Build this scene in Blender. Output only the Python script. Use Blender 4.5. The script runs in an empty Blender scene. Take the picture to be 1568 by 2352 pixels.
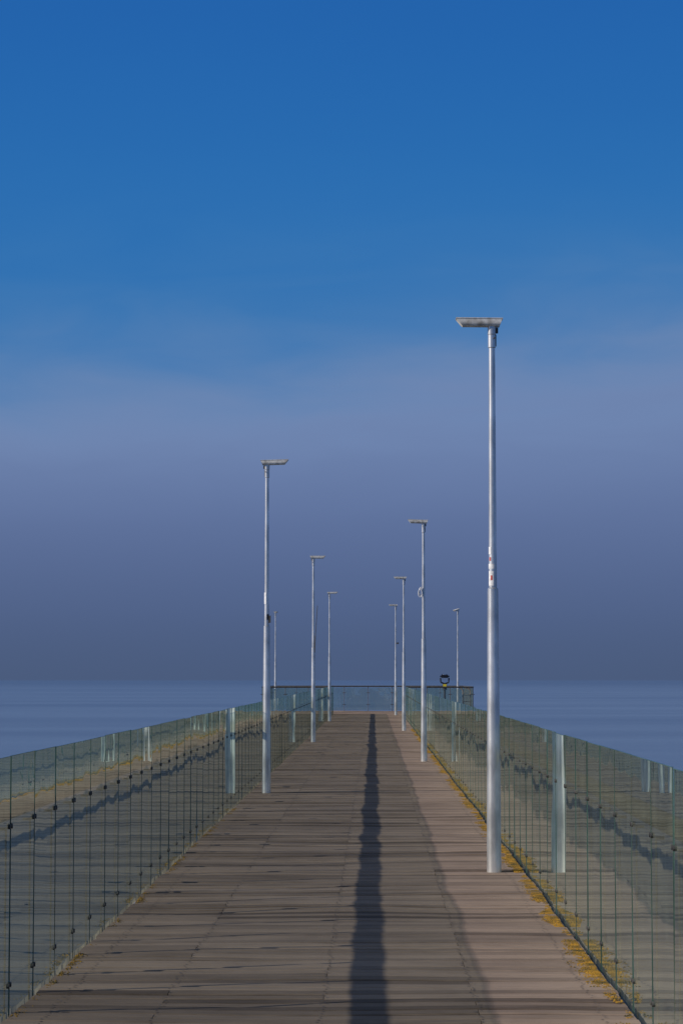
import bpy, bmesh, math, random
from mathutils import Vector, Matrix, noise as mn
random.seed(7)
scn = bpy.context.scene
scn.view_settings.view_transform = 'Standard'
scn.view_settings.look = 'None'
scn.view_settings.exposure = 0

def lin(c):
    r = []
    for v in c:
        v /= 255.0
        r.append(v/12.92 if v <= 0.04045 else ((v+0.055)/1.055)**2.4)
    return r

# ------------------------------------------------------------ helpers
def new_obj(name, me, mat=None, parent=None, smooth=False):
    ob = bpy.data.objects.new(name, me)
    scn.collection.objects.link(ob)
    if mat: me.materials.append(mat)
    if parent: ob.parent = parent
    if smooth:
        for p in me.polygons: p.use_smooth = True
    return ob

def empty(name, loc=(0, 0, 0)):
    e = bpy.data.objects.new(name, None)
    e.location = loc
    e.empty_display_size = 0.3
    scn.collection.objects.link(e)
    return e

class MB:
    def __init__(s): s.v = []; s.f = []
    def box(s, x0, x1, y0, y1, z0, z1):
        n = len(s.v)
        s.v += [(x0,y0,z0),(x1,y0,z0),(x1,y1,z0),(x0,y1,z0),(x0,y0,z1),(x1,y0,z1),(x1,y1,z1),(x0,y1,z1)]
        s.f += [tuple(n+i for i in q) for q in ((0,3,2,1),(4,5,6,7),(0,1,5,4),(1,2,6,5),(2,3,7,6),(3,0,4,7))]
    def tube(s, p0, p1, r0, r1=None, seg=12, cap=True):
        r1 = r0 if r1 is None else r1
        p0 = Vector(p0); p1 = Vector(p1)
        a = (p1-p0).normalized()
        u = a.orthogonal().normalized(); w = a.cross(u)
        n = len(s.v)
        for p, r in ((p0, r0), (p1, r1)):
            for i in range(seg):
                t = 2*math.pi*i/seg
                s.v.append(tuple(p+u*math.cos(t)*r+w*math.sin(t)*r))
        for i in range(seg):
            j = (i+1) % seg
            s.f.append((n+i, n+j, n+seg+j, n+seg+i))
        if cap:
            s.f.append(tuple(n+i for i in reversed(range(seg))))
            s.f.append(tuple(n+seg+i for i in range(seg)))
    def mesh(s, name):
        me = bpy.data.meshes.new(name)
        me.from_pydata(s.v, [], s.f)
        me.update()
        return me

def smooth_by_angle(me, ang=0.6):
    bm = bmesh.new(); bm.from_mesh(me)
    for e in bm.edges:
        e.smooth = not (len(e.link_faces) == 2 and e.calc_face_angle(0) > ang)
    for f in bm.faces: f.smooth = True
    bm.to_mesh(me); bm.free()

# ------------------------------------------------------------ materials
def base_mat(name):
    m = bpy.data.materials.new(name); m.use_nodes = True
    nt = m.node_tree
    b = nt.nodes.get('Principled BSDF')
    return m, nt, b

def N(nt, t, **k):
    n = nt.nodes.new(t)
    for a, v in k.items(): setattr(n, a, v)
    return n

def noise_mat(name, c1, c2, rough=0.6, metal=0.0, scale=8.0, stretch=(1,1,1), bump=0.0, lo=0.35, hi=0.65, detail=6):
    m, nt, b = base_mat(name)
    tc = N(nt, 'ShaderNodeTexCoord'); mp = N(nt, 'ShaderNodeMapping')
    mp.inputs['Scale'].default_value = stretch
    no = N(nt, 'ShaderNodeTexNoise'); no.inputs['Scale'].default_value = scale; no.inputs['Detail'].default_value = detail
    cr = N(nt, 'ShaderNodeValToRGB')
    cr.color_ramp.elements[0].position = lo; cr.color_ramp.elements[1].position = hi
    cr.color_ramp.elements[0].color = (*c1, 1); cr.color_ramp.elements[1].color = (*c2, 1)
    L = nt.links.new
    L(tc.outputs['Object'], mp.inputs[0]); L(mp.outputs[0], no.inputs['Vector'])
    L(no.outputs['Fac'], cr.inputs[0]); L(cr.outputs[0], b.inputs['Base Color'])
    b.inputs['Roughness'].default_value = rough; b.inputs['Metallic'].default_value = metal
    if bump:
        bp = N(nt, 'ShaderNodeBump'); bp.inputs['Strength'].default_value = bump; bp.inputs['Distance'].default_value = 0.01
        L(no.outputs['Fac'], bp.inputs['Height']); L(bp.outputs[0], b.inputs['Normal'])
    return m

galv = noise_mat('galvanised_steel', (0.52,0.51,0.49), (0.93,0.91,0.87), rough=0.30, metal=0.78, scale=9, stretch=(1,1,0.35))
galv_head = noise_mat('weathered_zinc', (0.38,0.35,0.30), (0.82,0.80,0.74), rough=0.5, metal=0.1, scale=14)
darkmetal = noise_mat('dark_metal', (0.03,0.03,0.03), (0.07,0.065,0.06), rough=0.6, metal=0.0, scale=10)
railmetal = noise_mat('rail_steel', (0.12,0.12,0.105), (0.22,0.22,0.19), rough=0.6, metal=0.0, scale=10)
rust = noise_mat('rusty_steel', (0.14,0.09,0.055), (0.30,0.24,0.18), rough=0.7, scale=7)
screwm = noise_mat('screw_steel', (0.04,0.03,0.024), (0.08,0.06,0.05), rough=0.7, scale=7)
concrete = noise_mat('concrete', (0.05,0.05,0.045), (0.12,0.11,0.10), rough=0.9, scale=3)
glassedge = noise_mat('glass_edge', (0.03,0.07,0.055), (0.07,0.13,0.11), rough=0.25, scale=3)
white = noise_mat('sticker_white', (0.55,0.55,0.55), (0.75,0.75,0.75), scale=40, rough=0.5)
red = noise_mat('sticker_red', (0.35,0.04,0.03), (0.5,0.08,0.06), scale=40, rough=0.5)
yellow = noise_mat('yellow_plate', (0.55,0.45,0.02), (0.7,0.6,0.05), scale=20, rough=0.5)
moss_m = noise_mat('moss', (0.05,0.04,0.008), (0.34,0.175,0.008), rough=1.0, scale=9)
black = noise_mat('black_paint', (0.008,0.009,0.012), (0.02,0.02,0.025), scale=9, rough=0.4)

# wood deck
wood, nt, b = base_mat('weathered_wood')
L = nt.links.new
tc = N(nt, 'ShaderNodeTexCoord')
mp = N(nt, 'ShaderNodeMapping'); mp.inputs['Scale'].default_value = (1.0, 26, 1)
n1 = N(nt, 'ShaderNodeTexNoise'); n1.inputs['Scale'].default_value = 2.2; n1.inputs['Detail'].default_value = 9; n1.inputs['Roughness'].default_value = 0.78
L(tc.outputs['Object'], mp.inputs[0]); L(mp.outputs[0], n1.inputs['Vector'])
n2 = N(nt, 'ShaderNodeTexNoise'); n2.inputs['Scale'].default_value = 0.9; n2.inputs['Detail'].default_value = 8; n2.inputs['Roughness'].default_value = 0.7
L(tc.outputs['Object'], n2.inputs['Vector'])
at = N(nt, 'ShaderNodeAttribute'); at.attribute_name = 'tone'
cr = N(nt, 'ShaderNodeValToRGB')
cr.color_ramp.elements[0].position = 0.34; cr.color_ramp.elements[0].color = (0.085,0.062,0.049,1)
cr.color_ramp.elements[1].position = 0.74; cr.color_ramp.elements[1].color = (0.30,0.225,0.175,1)
a1 = N(nt, 'ShaderNodeMath', operation='MULTIPLY_ADD'); a1.inputs[1].default_value = 0.52
L(n1.outputs['Fac'], a1.inputs[0])
a0 = N(nt, 'ShaderNodeMath', operation='MULTIPLY_ADD'); a0.inputs[1].default_value = 0.38; L(n2.outputs['Fac'], a0.inputs[0])
a3 = N(nt, 'ShaderNodeMath', operation='MULTIPLY'); a3.inputs[1].default_value = 0.20; L(at.outputs['Fac'], a3.inputs[0])
L(a3.outputs[0], a0.inputs[2]); L(a0.outputs[0], a1.inputs[2]); L(a1.outputs[0], cr.inputs[0])
L(cr.outputs[0], b.inputs['Base Color'])
b.inputs['Roughness'].default_value = 0.85; b.inputs['Specular IOR Level'].default_value = 0.12
bp = N(nt, 'ShaderNodeBump'); bp.inputs['Strength'].default_value = 0.7; bp.inputs['Distance'].default_value = 0.004
L(n1.outputs['Fac'], bp.inputs['Height']); L(bp.outputs[0], b.inputs['Normal'])

# laminated glass: four-interface fresnel, slight green tint, a little dirt
glass = bpy.data.materials.new('green_glass'); glass.use_nodes = True
nt = glass.node_tree; nt.nodes.clear(); L = nt.links.new
out = N(nt, 'ShaderNodeOutputMaterial')
geo = N(nt, 'ShaderNodeNewGeometry')
tc = N(nt, 'ShaderNodeTexCoord')
wn = N(nt, 'ShaderNodeTexNoise'); wn.inputs['Scale'].default_value = 1.3; wn.inputs['Detail'].default_value = 1.5
L(tc.outputs['Object'], wn.inputs['Vector'])
bp = N(nt, 'ShaderNodeBump'); bp.inputs['Strength'].default_value = 1.0; bp.inputs['Distance'].default_value = 0.0030
L(wn.outputs['Fac'], bp.inputs['Height'])
dot = N(nt, 'ShaderNodeVectorMath', operation='DOT_PRODUCT')
L(geo.outputs['Incoming'], dot.inputs[0]); L(geo.outputs['Normal'], dot.inputs[1])
ab = N(nt, 'ShaderNodeMath', operation='ABSOLUTE'); L(dot.outputs['Value'], ab.inputs[0])
om = N(nt, 'ShaderNodeMath', operation='SUBTRACT'); om.inputs[0].default_value = 1; L(ab.outputs[0], om.inputs[1])
pw = N(nt, 'ShaderNodeMath', operation='POWER'); pw.inputs[1].default_value = 5; L(om.outputs[0], pw.inputs[0])
F = N(nt, 'ShaderNodeMath', operation='MULTIPLY_ADD'); F.inputs[1].default_value = 0.955; F.inputs[2].default_value = 0.045; L(pw.outputs[0], F.inputs[0])
F2 = N(nt, 'ShaderNodeMath', operation='MULTIPLY'); F2.inputs[1].default_value = 4; L(F.outputs[0], F2.inputs[0])
F1 = N(nt, 'ShaderNodeMath', operation='MULTIPLY_ADD'); F1.inputs[1].default_value = 3; F1.inputs[2].default_value = 1; L(F.outputs[0], F1.inputs[0])
R = N(nt, 'ShaderNodeMath', operation='DIVIDE'); L(F2.outputs[0], R.inputs[0]); L(F1.outputs[0], R.inputs[1])
tr = N(nt, 'ShaderNodeBsdfTransparent'); tr.inputs[0].default_value = (0.74,0.80,0.73,1)
gl = N(nt, 'ShaderNodeBsdfGlossy'); gl.inputs['Color'].default_value = (0.84,0.95,0.87,1); gl.inputs['Roughness'].default_value = 0.0
L(bp.outputs[0], gl.inputs['Normal'])
mx = N(nt, 'ShaderNodeMixShader'); L(R.outputs[0], mx.inputs[0]); L(tr.outputs[0], mx.inputs[1]); L(gl.outputs[0], mx.inputs[2])
df = N(nt, 'ShaderNodeBsdfDiffuse'); df.inputs[0].default_value = (0.28,0.32,0.26,1)
dn = N(nt, 'ShaderNodeTexNoise'); dn.inputs['Scale'].default_value = 5; dn.inputs['Detail'].default_value = 6
dm = N(nt, 'ShaderNodeMapping'); dm.inputs['Scale'].default_value = (1,3,0.5); L(tc.outputs['Object'], dm.inputs[0]); L(dm.outputs[0], dn.inputs['Vector'])
dr = N(nt, 'ShaderNodeMapRange'); dr.inputs['From Min'].default_value = 0.4; dr.inputs['From Max'].default_value = 0.8
dr.inputs['To Min'].default_value = 0.02; dr.inputs['To Max'].default_value = 0.12; L(dn.outputs['Fac'], dr.inputs['Value'])
m2 = N(nt, 'ShaderNodeMixShader'); L(dr.outputs[0], m2.inputs[0]); L(mx.outputs[0], m2.inputs[1]); L(df.outputs[0], m2.inputs[2])
L(m2.outputs[0], out.inputs[0])

# sea
sea_m, nt, b = base_mat('sea_water'); L = nt.links.new
tc = N(nt, 'ShaderNodeTexCoord')
mp = N(nt, 'ShaderNodeMapping'); mp.inputs['Scale'].default_value = (0.35, 1.0, 1); L(tc.outputs['Object'], mp.inputs[0])
n1 = N(nt, 'ShaderNodeTexNoise'); n1.inputs['Scale'].default_value = 0.9; n1.inputs['Detail'].default_value = 6; L(mp.outputs[0], n1.inputs['Vector'])
mp2 = N(nt, 'ShaderNodeMapping'); mp2.inputs['Scale'].default_value = (0.25, 1.0, 1); L(tc.outputs['Object'], mp2.inputs[0])
n2 = N(nt, 'ShaderNodeTexNoise'); n2.inputs['Scale'].default_value = 0.02; n2.inputs['Detail'].default_value = 7; n2.inputs['Roughness'].default_value = 0.6; L(mp2.outputs[0], n2.inputs['Vector'])
bp = N(nt, 'ShaderNodeBump'); bp.inputs['Distance'].default_value = 0.07
ms = N(nt, 'ShaderNodeMapRange'); ms.inputs['From Min'].default_value = 0.3; ms.inputs['From Max'].default_value = 0.7; ms.inputs['To Min'].default_value = 0.2; ms.inputs['To Max'].default_value = 1.0
L(n2.outputs['Fac'], ms.inputs['Value']); L(ms.outputs[0], bp.inputs['Strength'])
L(n1.outputs['Fac'], bp.inputs['Height']); L(bp.outputs[0], b.inputs['Normal'])
cr = N(nt, 'ShaderNodeValToRGB'); cr.color_ramp.elements[0].position = 0.35; cr.color_ramp.elements[1].position = 0.65
cr.color_ramp.elements[0].color = (0.05,0.085,0.13,1); cr.color_ramp.elements[1].color = (0.12,0.17,0.225,1)
# water colour turns darker and less reflective far out
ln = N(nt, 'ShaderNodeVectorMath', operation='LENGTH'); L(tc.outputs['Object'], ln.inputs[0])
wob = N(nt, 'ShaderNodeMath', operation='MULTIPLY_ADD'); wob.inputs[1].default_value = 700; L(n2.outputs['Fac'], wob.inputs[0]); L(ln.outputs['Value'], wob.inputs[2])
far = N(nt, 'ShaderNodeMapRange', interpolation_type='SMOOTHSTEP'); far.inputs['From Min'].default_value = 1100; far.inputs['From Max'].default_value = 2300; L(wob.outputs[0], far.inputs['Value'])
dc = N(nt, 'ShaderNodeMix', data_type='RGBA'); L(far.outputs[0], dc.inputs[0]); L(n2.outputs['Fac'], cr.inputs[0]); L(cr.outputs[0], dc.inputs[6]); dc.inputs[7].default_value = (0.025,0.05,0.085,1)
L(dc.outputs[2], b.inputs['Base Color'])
sl = N(nt, 'ShaderNodeMapRange'); sl.inputs['To Min'].default_value = 0.5; sl.inputs['To Max'].default_value = 0.22; L(far.outputs[0], sl.inputs['Value']); L(sl.outputs[0], b.inputs['Specular IOR Level'])
st = N(nt, 'ShaderNodeMix', data_type='RGBA'); L(far.outputs[0], st.inputs[0]); st.inputs[6].default_value = (1,1,1,1); st.inputs[7].default_value = (0.7,0.8,0.9,1)
L(st.outputs[2], b.inputs['Specular Tint'])
b.inputs['Roughness'].default_value = 0.14; b.inputs['IOR'].default_value = 1.33

# ------------------------------------------------------------ world
ELEV = math.radians(26.8); SAZ = math.radians(18)
w = bpy.data.worlds.new('World'); scn.world = w; w.use_nodes = True
nt = w.node_tree; L = nt.links.new
bg = nt.nodes['Background']; bg.inputs['Strength'].default_value = 0.1
sky = N(nt, 'ShaderNodeTexSky', sky_type='NISHITA'); sky.sun_disc = False
sky.sun_elevation = ELEV; sky.sun_rotation = math.atan2(-math.cos(SAZ), -math.sin(SAZ)) % (2*math.pi)
tc = N(nt, 'ShaderNodeTexCoord'); sp = N(nt, 'ShaderNodeSeparateXYZ'); L(tc.outputs['Generated'], sp.inputs[0])
mp = N(nt, 'ShaderNodeMapping'); mp.inputs['Scale'].default_value = (7.0, 7.0, 26); mp.inputs['Location'].default_value = (0.3, 1.7, 0.4); mp.inputs['Rotation'].default_value = (0, 0.14, 0)
L(tc.outputs['Generated'], mp.inputs[0])
n1 = N(nt, 'ShaderNodeTexNoise'); n1.inputs['Scale'].default_value = 1.6; n1.inputs['Detail'].default_value = 7; n1.inputs['Roughness'].default_value = 0.5; n1.inputs['Distortion'].default_value = 0.7; L(mp.outputs[0], n1.inputs['Vector'])
wt = N(nt, 'ShaderNodeMapRange', interpolation_type='SMOOTHSTEP'); wt.inputs['From Min'].default_value = 0.05; wt.inputs['From Max'].default_value = 0.14; L(sp.outputs['Z'], wt.inputs['Value'])
wt2 = N(nt, 'ShaderNodeMapRange', interpolation_type='SMOOTHSTEP'); wt2.inputs['From Min'].default_value = 0.15; wt2.inputs['From Max'].default_value = 0.22; wt2.inputs['To Min'].default_value = 1; wt2.inputs['To Max'].default_value = 0.2; L(sp.outputs['Z'], wt2.inputs['Value'])
nm = N(nt, 'ShaderNodeMath', operation='MULTIPLY_ADD'); nm.inputs[1].default_value = 0.048; nm.inputs[2].default_value = -0.022; L(n1.outputs['Fac'], nm.inputs[0])
xm = N(nt, 'ShaderNodeMath', operation='MULTIPLY_ADD'); xm.inputs[1].default_value = -0.09; L(sp.outputs['X'], xm.inputs[0]); L(nm.outputs[0], xm.inputs[2])
wm = N(nt, 'ShaderNodeMath', operation='MULTIPLY'); L(xm.outputs[0], wm.inputs[0]); L(wt.outputs[0], wm.inputs[1])
wm2 = N(nt, 'ShaderNodeMath', operation='MULTIPLY'); L(wm.outputs[0], wm2.inputs[0]); L(wt2.outputs[0], wm2.inputs[1])
ad = N(nt, 'ShaderNodeMath', operation='ADD'); L(sp.outputs['Z'], ad.inputs[0]); L(wm2.outputs[0], ad.inputs[1])
sc = N(nt, 'ShaderNodeMath', operation='DIVIDE'); sc.inputs[1].default_value = 0.3; L(ad.outputs[0], sc.inputs[0])
cr = N(nt, 'ShaderNodeValToRGB')
stops = [(0.0,(74,91,123)),(0.028,(80,98,136)),(0.0637,(94,113,155)),(0.0906,(107,128,170)),(0.1085,(112,135,177)),
         (0.124,(101,132,177)),(0.142,(80,125,178)),(0.162,(59,118,178)),(0.19,(46,112,178)),(0.225,(40,106,175)),(0.275,(35,98,171)),(0.3,(34,95,168))]
cr.color_ramp.interpolation = 'B_SPLINE'
el = cr.color_ramp.elements
while len(el) < len(stops): el.new(0.5)
for e, (p, c) in zip(el, stops):
    e.position = p/0.3; e.color = (*lin(c), 1)
L(sc.outputs[0], cr.inputs[0])
x10 = N(nt, 'ShaderNodeVectorMath', operation='SCALE'); x10.inputs['Scale'].default_value = 10; L(cr.outputs[0], x10.inputs[0])
up = N(nt, 'ShaderNodeMapRange', interpolation_type='SMOOTHSTEP'); up.inputs['From Min'].default_value = 0.32; up.inputs['From Max'].default_value = 0.75; L(sp.outputs['Z'], up.inputs['Value'])
mx = N(nt, 'ShaderNodeMix', data_type='RGBA')
L(up.outputs[0], mx.inputs[0]); L(x10.outputs[0], mx.inputs[6]); L(sky.outputs[0], mx.inputs[7])
L(mx.outputs[2], bg.inputs['Color'])

sd = bpy.data.lights.new('sun', 'SUN'); sd.energy = 4.6; sd.angle = math.radians(0.5); sd.color = (1.0, 0.92, 0.83)
so = bpy.data.objects.new('sun', sd); scn.collection.objects.link(so)
dv = Vector((math.cos(ELEV)*math.cos(SAZ), math.cos(ELEV)*math.sin(SAZ), -math.sin(ELEV)))
so.rotation_euler = dv.to_track_quat('-Z', 'Y').to_euler(); so.location = (-30, -10, 20)

# ------------------------------------------------------------ sea
me = bpy.data.meshes.new('sea')
n = 160; Rr = 3600
me.from_pydata([(Rr*math.cos(2*math.pi*i/n), Rr*math.sin(2*math.pi*i/n), 0) for i in range(n)], [], [tuple(range(n))])
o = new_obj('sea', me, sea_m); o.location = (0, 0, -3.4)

# ------------------------------------------------------------ pier
XL, XR, YE, YP, YB = -1.72, 1.24, -12.0, 105.0, 115.5
PXL, PXR = -4.8, 4.3
def dz(x, y):
    return 0.024*(mn.noise(Vector((x*0.35, y*0.36, 3.1)))) + 0.015*mn.noise(Vector((x*0.8, y*1.1, 9.0)))
pier = empty('wooden_pier')
verts = []; faces = []; tone = []
PITCH = 0.145; y = YE
while y < YB:
    wide = y >= YP
    x0, x1 = (PXL, PXR) if wide else (XL+0.002, XR-0.002)
    gap = random.choice([0.010, 0.012, 0.014, 0.024])
    dj = random.uniform(-0.004, 0.004)
    cuts = [x0, x1] if random.random() < 0.4 else [x0, random.choice([-1.04, -0.25, 0.5]), x1]
    for k in range(len(cuts)-1):
        a, c = cuts[k], cuts[k+1]
        a += random.uniform(0.0, 0.01) if k == 0 else 0.002
        c -= random.uniform(0.0, 0.01) if k == len(cuts)-2 else 0.002
        t = random.random()
        if random.random() < 0.08: t = -0.4
        segs = max(2, int((c-a)/0.35))
        sk = random.uniform(-0.003, 0.003)
        bev = 0.005
        for s in range(segs+1):
            xx = a+(c-a)*s/segs
            h = dz(xx, y)+dj
            ya = y+gap/2+sk*(s/segs); yb = y+PITCH-gap/2+sk*(s/segs)
            tl = random.uniform(-0.0015, 0.0015) if s == 0 else tl
            for (yy, zz) in ((ya, h-0.035), (ya, h-bev+tl), (ya+bev, h+tl), (yb-bev, h-tl), (yb, h-bev-tl), (yb, h-0.035)):
                verts.append((xx, yy, zz)); tone.append(t)
        base = len(verts)-6*(segs+1)
        for s in range(segs):
            for q in range(5):
                i = base+s*6+q
                faces.append((i, i+6, i+7, i+1))
        faces.append(tuple(base+q for q in range(6)))
        faces.append(tuple(base+segs*6+q for q in reversed(range(6))))
    y += PITCH
me = bpy.data.meshes.new('deck_planks'); me.from_pydata(verts, [], faces); me.update()
bm = bmesh.new(); bm.from_mesh(me); bmesh.ops.recalc_face_normals(bm, faces=bm.faces); bm.to_mesh(me); bm.free()
att = me.attributes.new('tone', 'FLOAT', 'POINT')
att.data.foreach_set('value', tone)
new_obj('deck_planks', me, wood, pier)

# screws
mb = MB(); y = YE
while y < 80:
    for xr in (-1.55, -1.04, -0.25, 0.5, 1.08):
        for oy in (0.035, 0.11):
            xx = xr+random.uniform(-0.014, 0.014); h = dz(xx, y)+0.0055
            r = 0.0065
            nn = len(mb.v)
            for q in range(6):
                t = q*math.pi/3
                mb.v.append((xx+r*math.cos(t), y+oy+1.6*r*math.sin(t), h))
            mb.f.append(tuple(nn+q for q in range(6)))
    y += PITCH
new_obj('screws', mb.mesh('screws'), screwm, pier)

# substructure: slab beams, stringers, piles
mb = MB()
for xs in (-1.66, -1.04, -0.25, 0.5, 1.14):
    mb.box(xs-0.05, xs+0.05, YE, YP, -0.26, -0.075)
mb.box(XL-0.02, XR+0.02, YE, YP, -0.50, -0.27)
mb.box(PXL, PXR, YP+0.01, YB, -0.48, -0.075)
for yy in [YE+1+8*i for i in range(15)]+[YB-1]:
    for xx in (XL+0.5, XR-0.5):
        mb.tube((xx, yy, -6), (xx, yy, -0.51), 0.22, seg=16)
for yy in (YP+1.2, YB-1.2):
    for xx in (PXL+0.6, PXR-0.6):
        mb.tube((xx, yy, -6), (xx, yy, -0.49), 0.22, seg=16)
new_obj('substructure', mb.mesh('substructure'), concrete, pier)

# moss (growing along edges)
mb = MB()
def moss(x, y, r, h):
    z = dz(x, y)+0.001; n = len(mb.v); k = 5
    for i in range(k):
        t = 2*math.pi*i/k+random.random()*0.5; rr = r*random.uniform(0.7, 1.2)
        mb.v.append((x+rr*math.cos(t), y+rr*1.5*math.sin(t), z))
    for i in range(k):
        t = 2*math.pi*i/k; rr = r*0.5
        mb.v.append((x+rr*math.cos(t), y+rr*math.sin(t), z+h))
    for i in range(k):
        j = (i+1) % k; mb.f.append((n+i, n+j, n+k+j, n+k+i))
    mb.f.append(tuple(n+k+i for i in range(k)))
for i in range(90000):
    yy = random.uniform(5, 75)
    d = abs(random.gauss(0, 0.045))
    dens = mn.noise(Vector((1.0, yy*0.55, 0)))*0.7+mn.noise(Vector((4.0+d*8, yy*2.7, 2)))*0.9+0.38
    wd = 0.03+0.16*max(0, dens)
    if d < wd and random.random() < dens+0.05:
        moss(XR-0.014-d, yy, random.uniform(0.004, 0.008), random.uniform(0.002, 0.005))
for i in range(12000):
    yy = random.uniform(5, 30)
    d = abs(random.gauss(0, 0.025))
    dens = mn.noise(Vector((11.0, yy*0.7, 0)))*0.9+mn.noise(Vector((14.0, yy*2.7, 2)))*0.7+0.05
    if random.random() < dens:
        moss(XL+0.015+d, yy, random.uniform(0.004, 0.007), random.uniform(0.002, 0.004))
new_obj('moss', mb.mesh('moss'), moss_m)

# ------------------------------------------------------------ glass railings
GP = 0.817; GH = 1.22
def railing(xg, side, phase):
    root = empty('glass_railing')
    pan = MB(); edge = MB(); clip = MB(); post = MB(); rail = MB()
    k0 = int((YE-phase)/GP)+1; y = phase+k0*GP
    while y+GP <= YP+0.3:
        g = 0.003
        ry = random.gauss(0, 0.0015); rz = random.gauss(0, 0.0022)
        top = GH+random.uniform(-0.004, 0.004)
        n = len(pan.v)
        def px(yy, zz): return xg+(yy-(y+GP/2))*ry+(zz-0.6)*rz
        ya, yb = y+g, y+GP-g
        q = [(ya, -0.03), (yb, -0.03), (yb, top), (ya, top)]
        pan.v += [(px(a, c), a, c) for a, c in q]
        pan.f.append((n, n+1, n+2, n+3))
        for yy in (ya, yb):
            s = 0.0015
            yy0 = yy-s if yy == ya else yy
            X = px(yy, 0.6)
            edge.box(X-0.002, X+0.002, yy0, yy0+s, -0.03, top)
        X = px(y+GP/2, top)
        edge.box(X-0.0045, X+0.0045, ya, yb, top+0.0005, top+0.003)
        for yy in (y-0.03, y+0.03):
            for zz in (0.14, 0.89):
                clip.tube((xg-side*0.006, yy, zz), (xg+side*0.012, yy, zz), 0.0125, seg=10)
        # thin flat stanchion outside the glass, up to the hand rail
        post.box(xg+side*0.022-0.002, xg+side*0.022+0.002, y-0.016, y+0.016, -0.35, 0.885)
        a, c = sorted((xg+side*0.025, xg+side*0.06))
        post.box(a, c, y-0.008, y+0.008, 0.87, 0.884)
        y += GP
    rail.tube((xg+side*0.075, YE, 0.942), (xg+side*0.075, YP, 0.942), 0.045, seg=18)
    new_obj('glass_panels', pan.mesh('glass_panels'), glass, root)
    new_obj('glass_edges', edge.mesh('glass_edges'), glassedge, root)
    new_obj('clamps', clip.mesh('clamps'), darkmetal, root)
    new_obj('posts', post.mesh('posts'), railmetal, root)
    m = rail.mesh('handrail'); smooth_by_angle(m); new_obj('handrail', m, railmetal, root)
railing(XL-0.008, -1, 11.58)
railing(XR+0.008, 1, 11.80)

# platform railing
root = empty('platform_railing')
pan = MB(); post = MB(); rail = MB()
H = 1.16
pts = [(XL-0.1, YP), (PXL, YP), (PXL, YB), (PXR, YB), (PXR, YP), (XR+0.1, YP)]
for si, (a, c) in enumerate(zip(pts[:-1], pts[1:])):
    A = Vector((*a, 0)); B = Vector((*c, 0)); D = (B-A); ln = D.length; D.normalize()
    rail.tube(A+Vector((0, 0, H)), B+Vector((0, 0, H)), 0.034, seg=12)
    nseg = max(1, round(ln/1.14))
    for i in range(nseg+1):
        P = A+D*ln*i/nseg
        post.tube(P+Vector((0, 0, -0.03)), P+Vector((0, 0, H-0.035)), 0.015, seg=8)
        for zz in (0.3, 0.85):
            post.tube(P-D*0.08+Vector((0, 0, zz)), P+D*0.08+Vector((0, 0, zz)), 0.014, seg=6)
        if i < nseg:
            Q = A+D*ln*(i+1)/nseg
            n = len(pan.v); P2 = P+D*0.03; Q2 = Q-D*0.03
            pan.v += [(P2.x, P2.y, 0.03), (Q2.x, Q2.y, 0.03), (Q2.x, Q2.y, H-0.06), (P2.x, P2.y, H-0.06)]
            pan.f.append((n, n+1, n+2, n+3))
new_obj('glass_panels', pan.mesh('platform_glass'), glass, root)
new_obj('posts', post.mesh('platform_posts'), darkmetal, root)
m = rail.mesh('platform_rail'); smooth_by_angle(m); new_obj('handrail', m, darkmetal, root)
root = empty('boarding_ladder')
mb = MB()
for xx in (PXR-0.42, PXR-0.1):
    for yy in (YP+0.25,):
        mb.tube((xx, yy, -0.6), (xx, yy, 0.95), 0.03, seg=10)
        for i in range(6):
            t0 = math.pi*i/6/2; t1 = math.pi*(i+1)/6/2
            mb.tube((xx-0.2+0.2*math.cos(t0), yy, 0.95+0.2*math.sin(t0)), (xx-0.2+0.2*math.cos(t1), yy, 0.95+0.2*math.sin(t1)), 0.03, seg=8)
for i in range(5):
    mb.tube((PXR-0.42, YP+0.25, -0.3+0.28*i), (PXR-0.1, YP+0.25, -0.3+0.28*i), 0.018, seg=8)
new_obj('frame', mb.mesh('ladder_frame'), rust, root)

# ------------------------------------------------------------ street lamps
def lathe(prof, seg=28):
    v = []; f = []
    for (z, r) in prof:
        for i in range(seg):
            t = 2*math.pi*i/seg; v.append((r*math.cos(t), r*math.sin(t), z))
    for k in range(len(prof)-1):
        for i in range(seg):
            j = (i+1) % seg
            f.append((k*seg+i, k*seg+j, (k+1)*seg+j, (k+1)*seg+i))
    f.append(tuple(reversed(range(seg)))); f.append(tuple((len(prof)-1)*seg+i for i in range(seg)))
    me = bpy.data.meshes.new('pole'); me.from_pydata(v, [], f); me.update()
    smooth_by_angle(me, 0.5)
    return me

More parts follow.
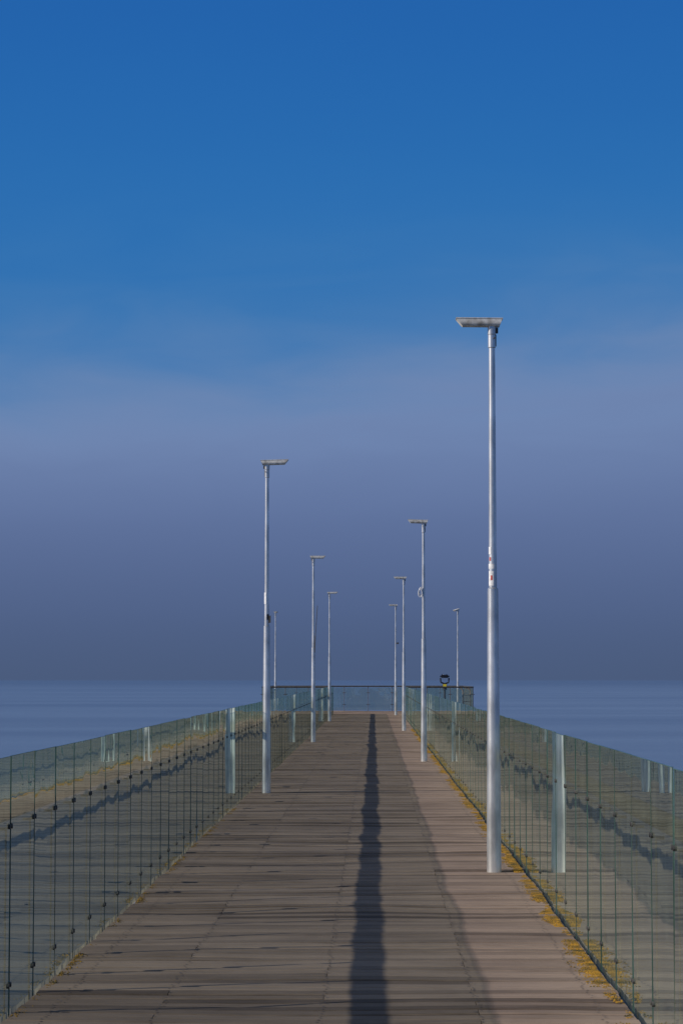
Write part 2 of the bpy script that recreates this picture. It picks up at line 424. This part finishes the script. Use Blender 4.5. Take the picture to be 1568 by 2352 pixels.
def lamp(x, y, H, inward, yaw=0.0, tilt=0.0):
    root = empty('street_lamp', (x, y, dz(x, y)))
    hz = H-0.075
    prof = [(-0.03, 0.0600), (2.28, 0.0445), (2.315, 0.0435), (2.325, 0.034), (hz-0.17, 0.0265), (hz-0.165, 0.0265)]
    new_obj('pole', lathe(prof), galv, root)
    new_obj('sleeve', lathe([(hz-0.17, 0.0275), (hz-0.165, 0.033), (hz-0.06, 0.033), (hz-0.055, 0.036), (hz+0.008, 0.037)]), galv, root)
    k = MB(); s = -inward
    k.box(min(0.034*s, 0.052*s), max(0.034*s, 0.052*s), -0.02, 0.02, hz-0.045, hz-0.002)
    k.tube((0.02*s, -0.03, hz-0.09), (0.02*s, -0.045, hz-0.09), 0.006, seg=8)
    k.box(0.031*s-0.006, 0.031*s+0.006, -0.012, 0.012, hz-0.155, hz-0.06)
    new_obj('clamp', k.mesh('clamp'), darkmetal, root)
    # luminaire : trough with flat lid, rounded belly, slanted ends
    Lin, Lout, W, D = 0.295, 0.085, 0.065, 0.062
    K = 14
    ringA = []; ringB = []
    for i in range(K+1):
        t = math.pi*i/K
        cy = math.copysign(abs(math.cos(t))**0.45, math.cos(t)); sz = math.sin(t)**0.8
        yy = -W*cy; zz = -D*sz
        ringA.append((inward*(Lin+zz*0.85), yy, D+zz))
        ringB.append((-inward*(Lout+zz*0.38), yy, D+zz))
    v = ringA+ringB; m = K+1; f = []
    for i in range(K): f.append((i, i+1, m+i+1, m+i))
    f.append(tuple(range(m))); f.append(tuple(m+i for i in reversed(range(m)))); f.append((0, m, m+K, K))
    me = bpy.data.meshes.new('luminaire'); me.from_pydata(v, [], f); me.update()
    bm = bmesh.new(); bm.from_mesh(me); bmesh.ops.recalc_face_normals(bm, faces=bm.faces); bm.to_mesh(me); bm.free()
    smooth_by_angle(me, 0.5)
    h = new_obj('luminaire', me, galv_head, root); h.location = (0, 0, hz+0.006); h.rotation_euler = (0, tilt, yaw)
    lid = MB()
    xa, xb = sorted((inward*(Lin+0.004), -inward*(Lout+0.004)))
    lid.box(xa, xb, -W-0.003, W+0.003, D+0.0015, D+0.008)
    l = new_obj('lid', lid.mesh('lid'), galv_head, root); l.location = h.location; l.rotation_euler = h.rotation_euler
    return root

def yd(ybase): return 5553*1.6/(ybase-1555)
R1 = lamp(0.985, yd(2000), 4.56, -1, tilt=0.012)
L1 = lamp(-1.48, yd(1819), 4.63, 1, tilt=-0.03)
R2 = lamp(0.955, yd(1748), 4.58, -1, tilt=0.03)
L2 = lamp(-1.475, yd(1704), 4.58, 1, tilt=0.0)
R3 = lamp(0.90, yd(1679), 4.55, -1, tilt=0.01)
L3 = lamp(-1.58, yd(1656.5), 4.66, 1, tilt=-0.02)
R4 = lamp(0.945, yd(1641.5), 4.68, -1, tilt=0.01)
lamp(-4.50, 111.5, 4.62, 1, yaw=1.45)
lamp(3.86, 111.0, 4.72, -1, yaw=0.95, tilt=-0.2)

def curved_patch(root, name, z0, z1, a0, a1, r, mat):
    v = []; f = []; K = 6
    for i in range(K+1):
        t = a0+(a1-a0)*i/K
        for z in (z0, z1): v.append((r*math.cos(t), r*math.sin(t), z))
    for i in range(K): f.append((2*i, 2*i+2, 2*i+3, 2*i+1))
    me = bpy.data.meshes.new(name); me.from_pydata(v, [], f); me.update()
    new_obj(name, me, mat, root)
d = math.radians
curved_patch(R1, 'sticker_1', 2.34, 2.46, d(200), d(280), 0.0355, white)
curved_patch(R1, 'sticker_2', 2.385, 2.425, d(235), d(262), 0.0361, red)
curved_patch(R1, 'sticker_3', 2.48, 2.52, d(190), d(290), 0.0352, white)
curved_patch(R1, 'sticker_4', 2.60, 2.66, d(195), d(245), 0.0350, white)
curved_patch(R1, 'sticker_5', 2.545, 2.575, d(215), d(240), 0.0350, red)
curved_patch(L1, 'sticker_1', 2.40, 2.48, d(270), d(330), 0.036, darkmetal)
curved_patch(L1, 'sticker_2', 2.62, 2.78, d(190), d(260), 0.036, white)
me = MB()
for k in range(3):
    for i in range(14):
        t0 = 2*math.pi*i/14; t1 = 2*math.pi*(i+1)/14
        c = (-0.05-0.008*k, -0.045-0.012*k, 3.22-0.02*k)
        me.tube((c[0]+0.035*math.cos(t0), c[1], c[2]+0.075*math.sin(t0)), (c[0]+0.035*math.cos(t1), c[1], c[2]+0.075*math.sin(t1)), 0.007, seg=6)
new_obj('cable_coil', me.mesh('cable_coil'), white, R2)
me = MB(); me.tube((0.05, -0.05, 2.6), (0.10, -0.04, 3.35), 0.008, seg=6); me.tube((0.03, -0.03, 2.2), (0.05, -0.05, 2.6), 0.012, seg=6)
new_obj('loose_cable', me.mesh('loose_cable'), darkmetal, L2)
me = MB(); me.box(0.05, 0.13, -0.05, 0.03, 3.0, 3.07); me.tube((0.02,0,3.03),(0.06,0,3.03),0.01,seg=6)
new_obj('junction_box', me.mesh('junction_box'), darkmetal, R4)
me = MB(); me.box(0.03, 0.055, -0.03, 0.01, 2.36, 2.46)
new_obj('junction_box', me.mesh('junction_box2'), darkmetal, L1)

# ------------------------------------------------------------ sightseeing binoculars
root = empty('coin_operated_binoculars', (3.17, 108.0, 0))
mb = MB()
mb.tube((0,0,-0.02),(0,0,0.03),0.17,0.16,seg=20)
mb.tube((0,0,0.03),(0,0,1.02),0.06,0.05,seg=16)
mb.tube((0,0,1.02),(0,0,1.30),0.10,0.09,seg=16)
for s in (-1,1):
    mb.tube((0,0,1.30),(s*0.17,0,1.36),0.035,seg=10)
    mb.tube((s*0.17,0,1.355),(s*0.19,0,1.56),0.032,seg=10)
mb.box(-0.15,0.15,-0.10,0.10,1.56,1.70)
for s in (-1,1):
    mb.tube((s*0.09,0.10,1.64),(s*0.09,0.32,1.66),0.06,0.07,seg=14)
    mb.tube((s*0.045,-0.10,1.63),(s*0.045,-0.17,1.625),0.03,0.035,seg=12)
mb.tube((-0.21,0,1.63),(0.21,0,1.63),0.03,seg=10)
m = mb.mesh('body'); smooth_by_angle(m); new_obj('body', m, black, root)
mb = MB(); mb.box(-0.075,0.075,-0.125,-0.105,1.12,1.28); new_obj('coin_plate', mb.mesh('coin_plate'), yellow, root)

# ------------------------------------------------------------ camera
cd = bpy.data.cameras.new('camera'); cam = bpy.data.objects.new('camera', cd); scn.collection.objects.link(cam)
cam.location = (0, 0, 1.6)
cam.rotation_euler = (math.radians(90)+math.atan(379/5553), 0, math.atan(73/5553))
cd.sensor_fit = 'VERTICAL'; cd.sensor_height = 36; cd.lens = 85; cd.clip_end = 9000; cd.clip_start = 0.1
scn.camera = cam
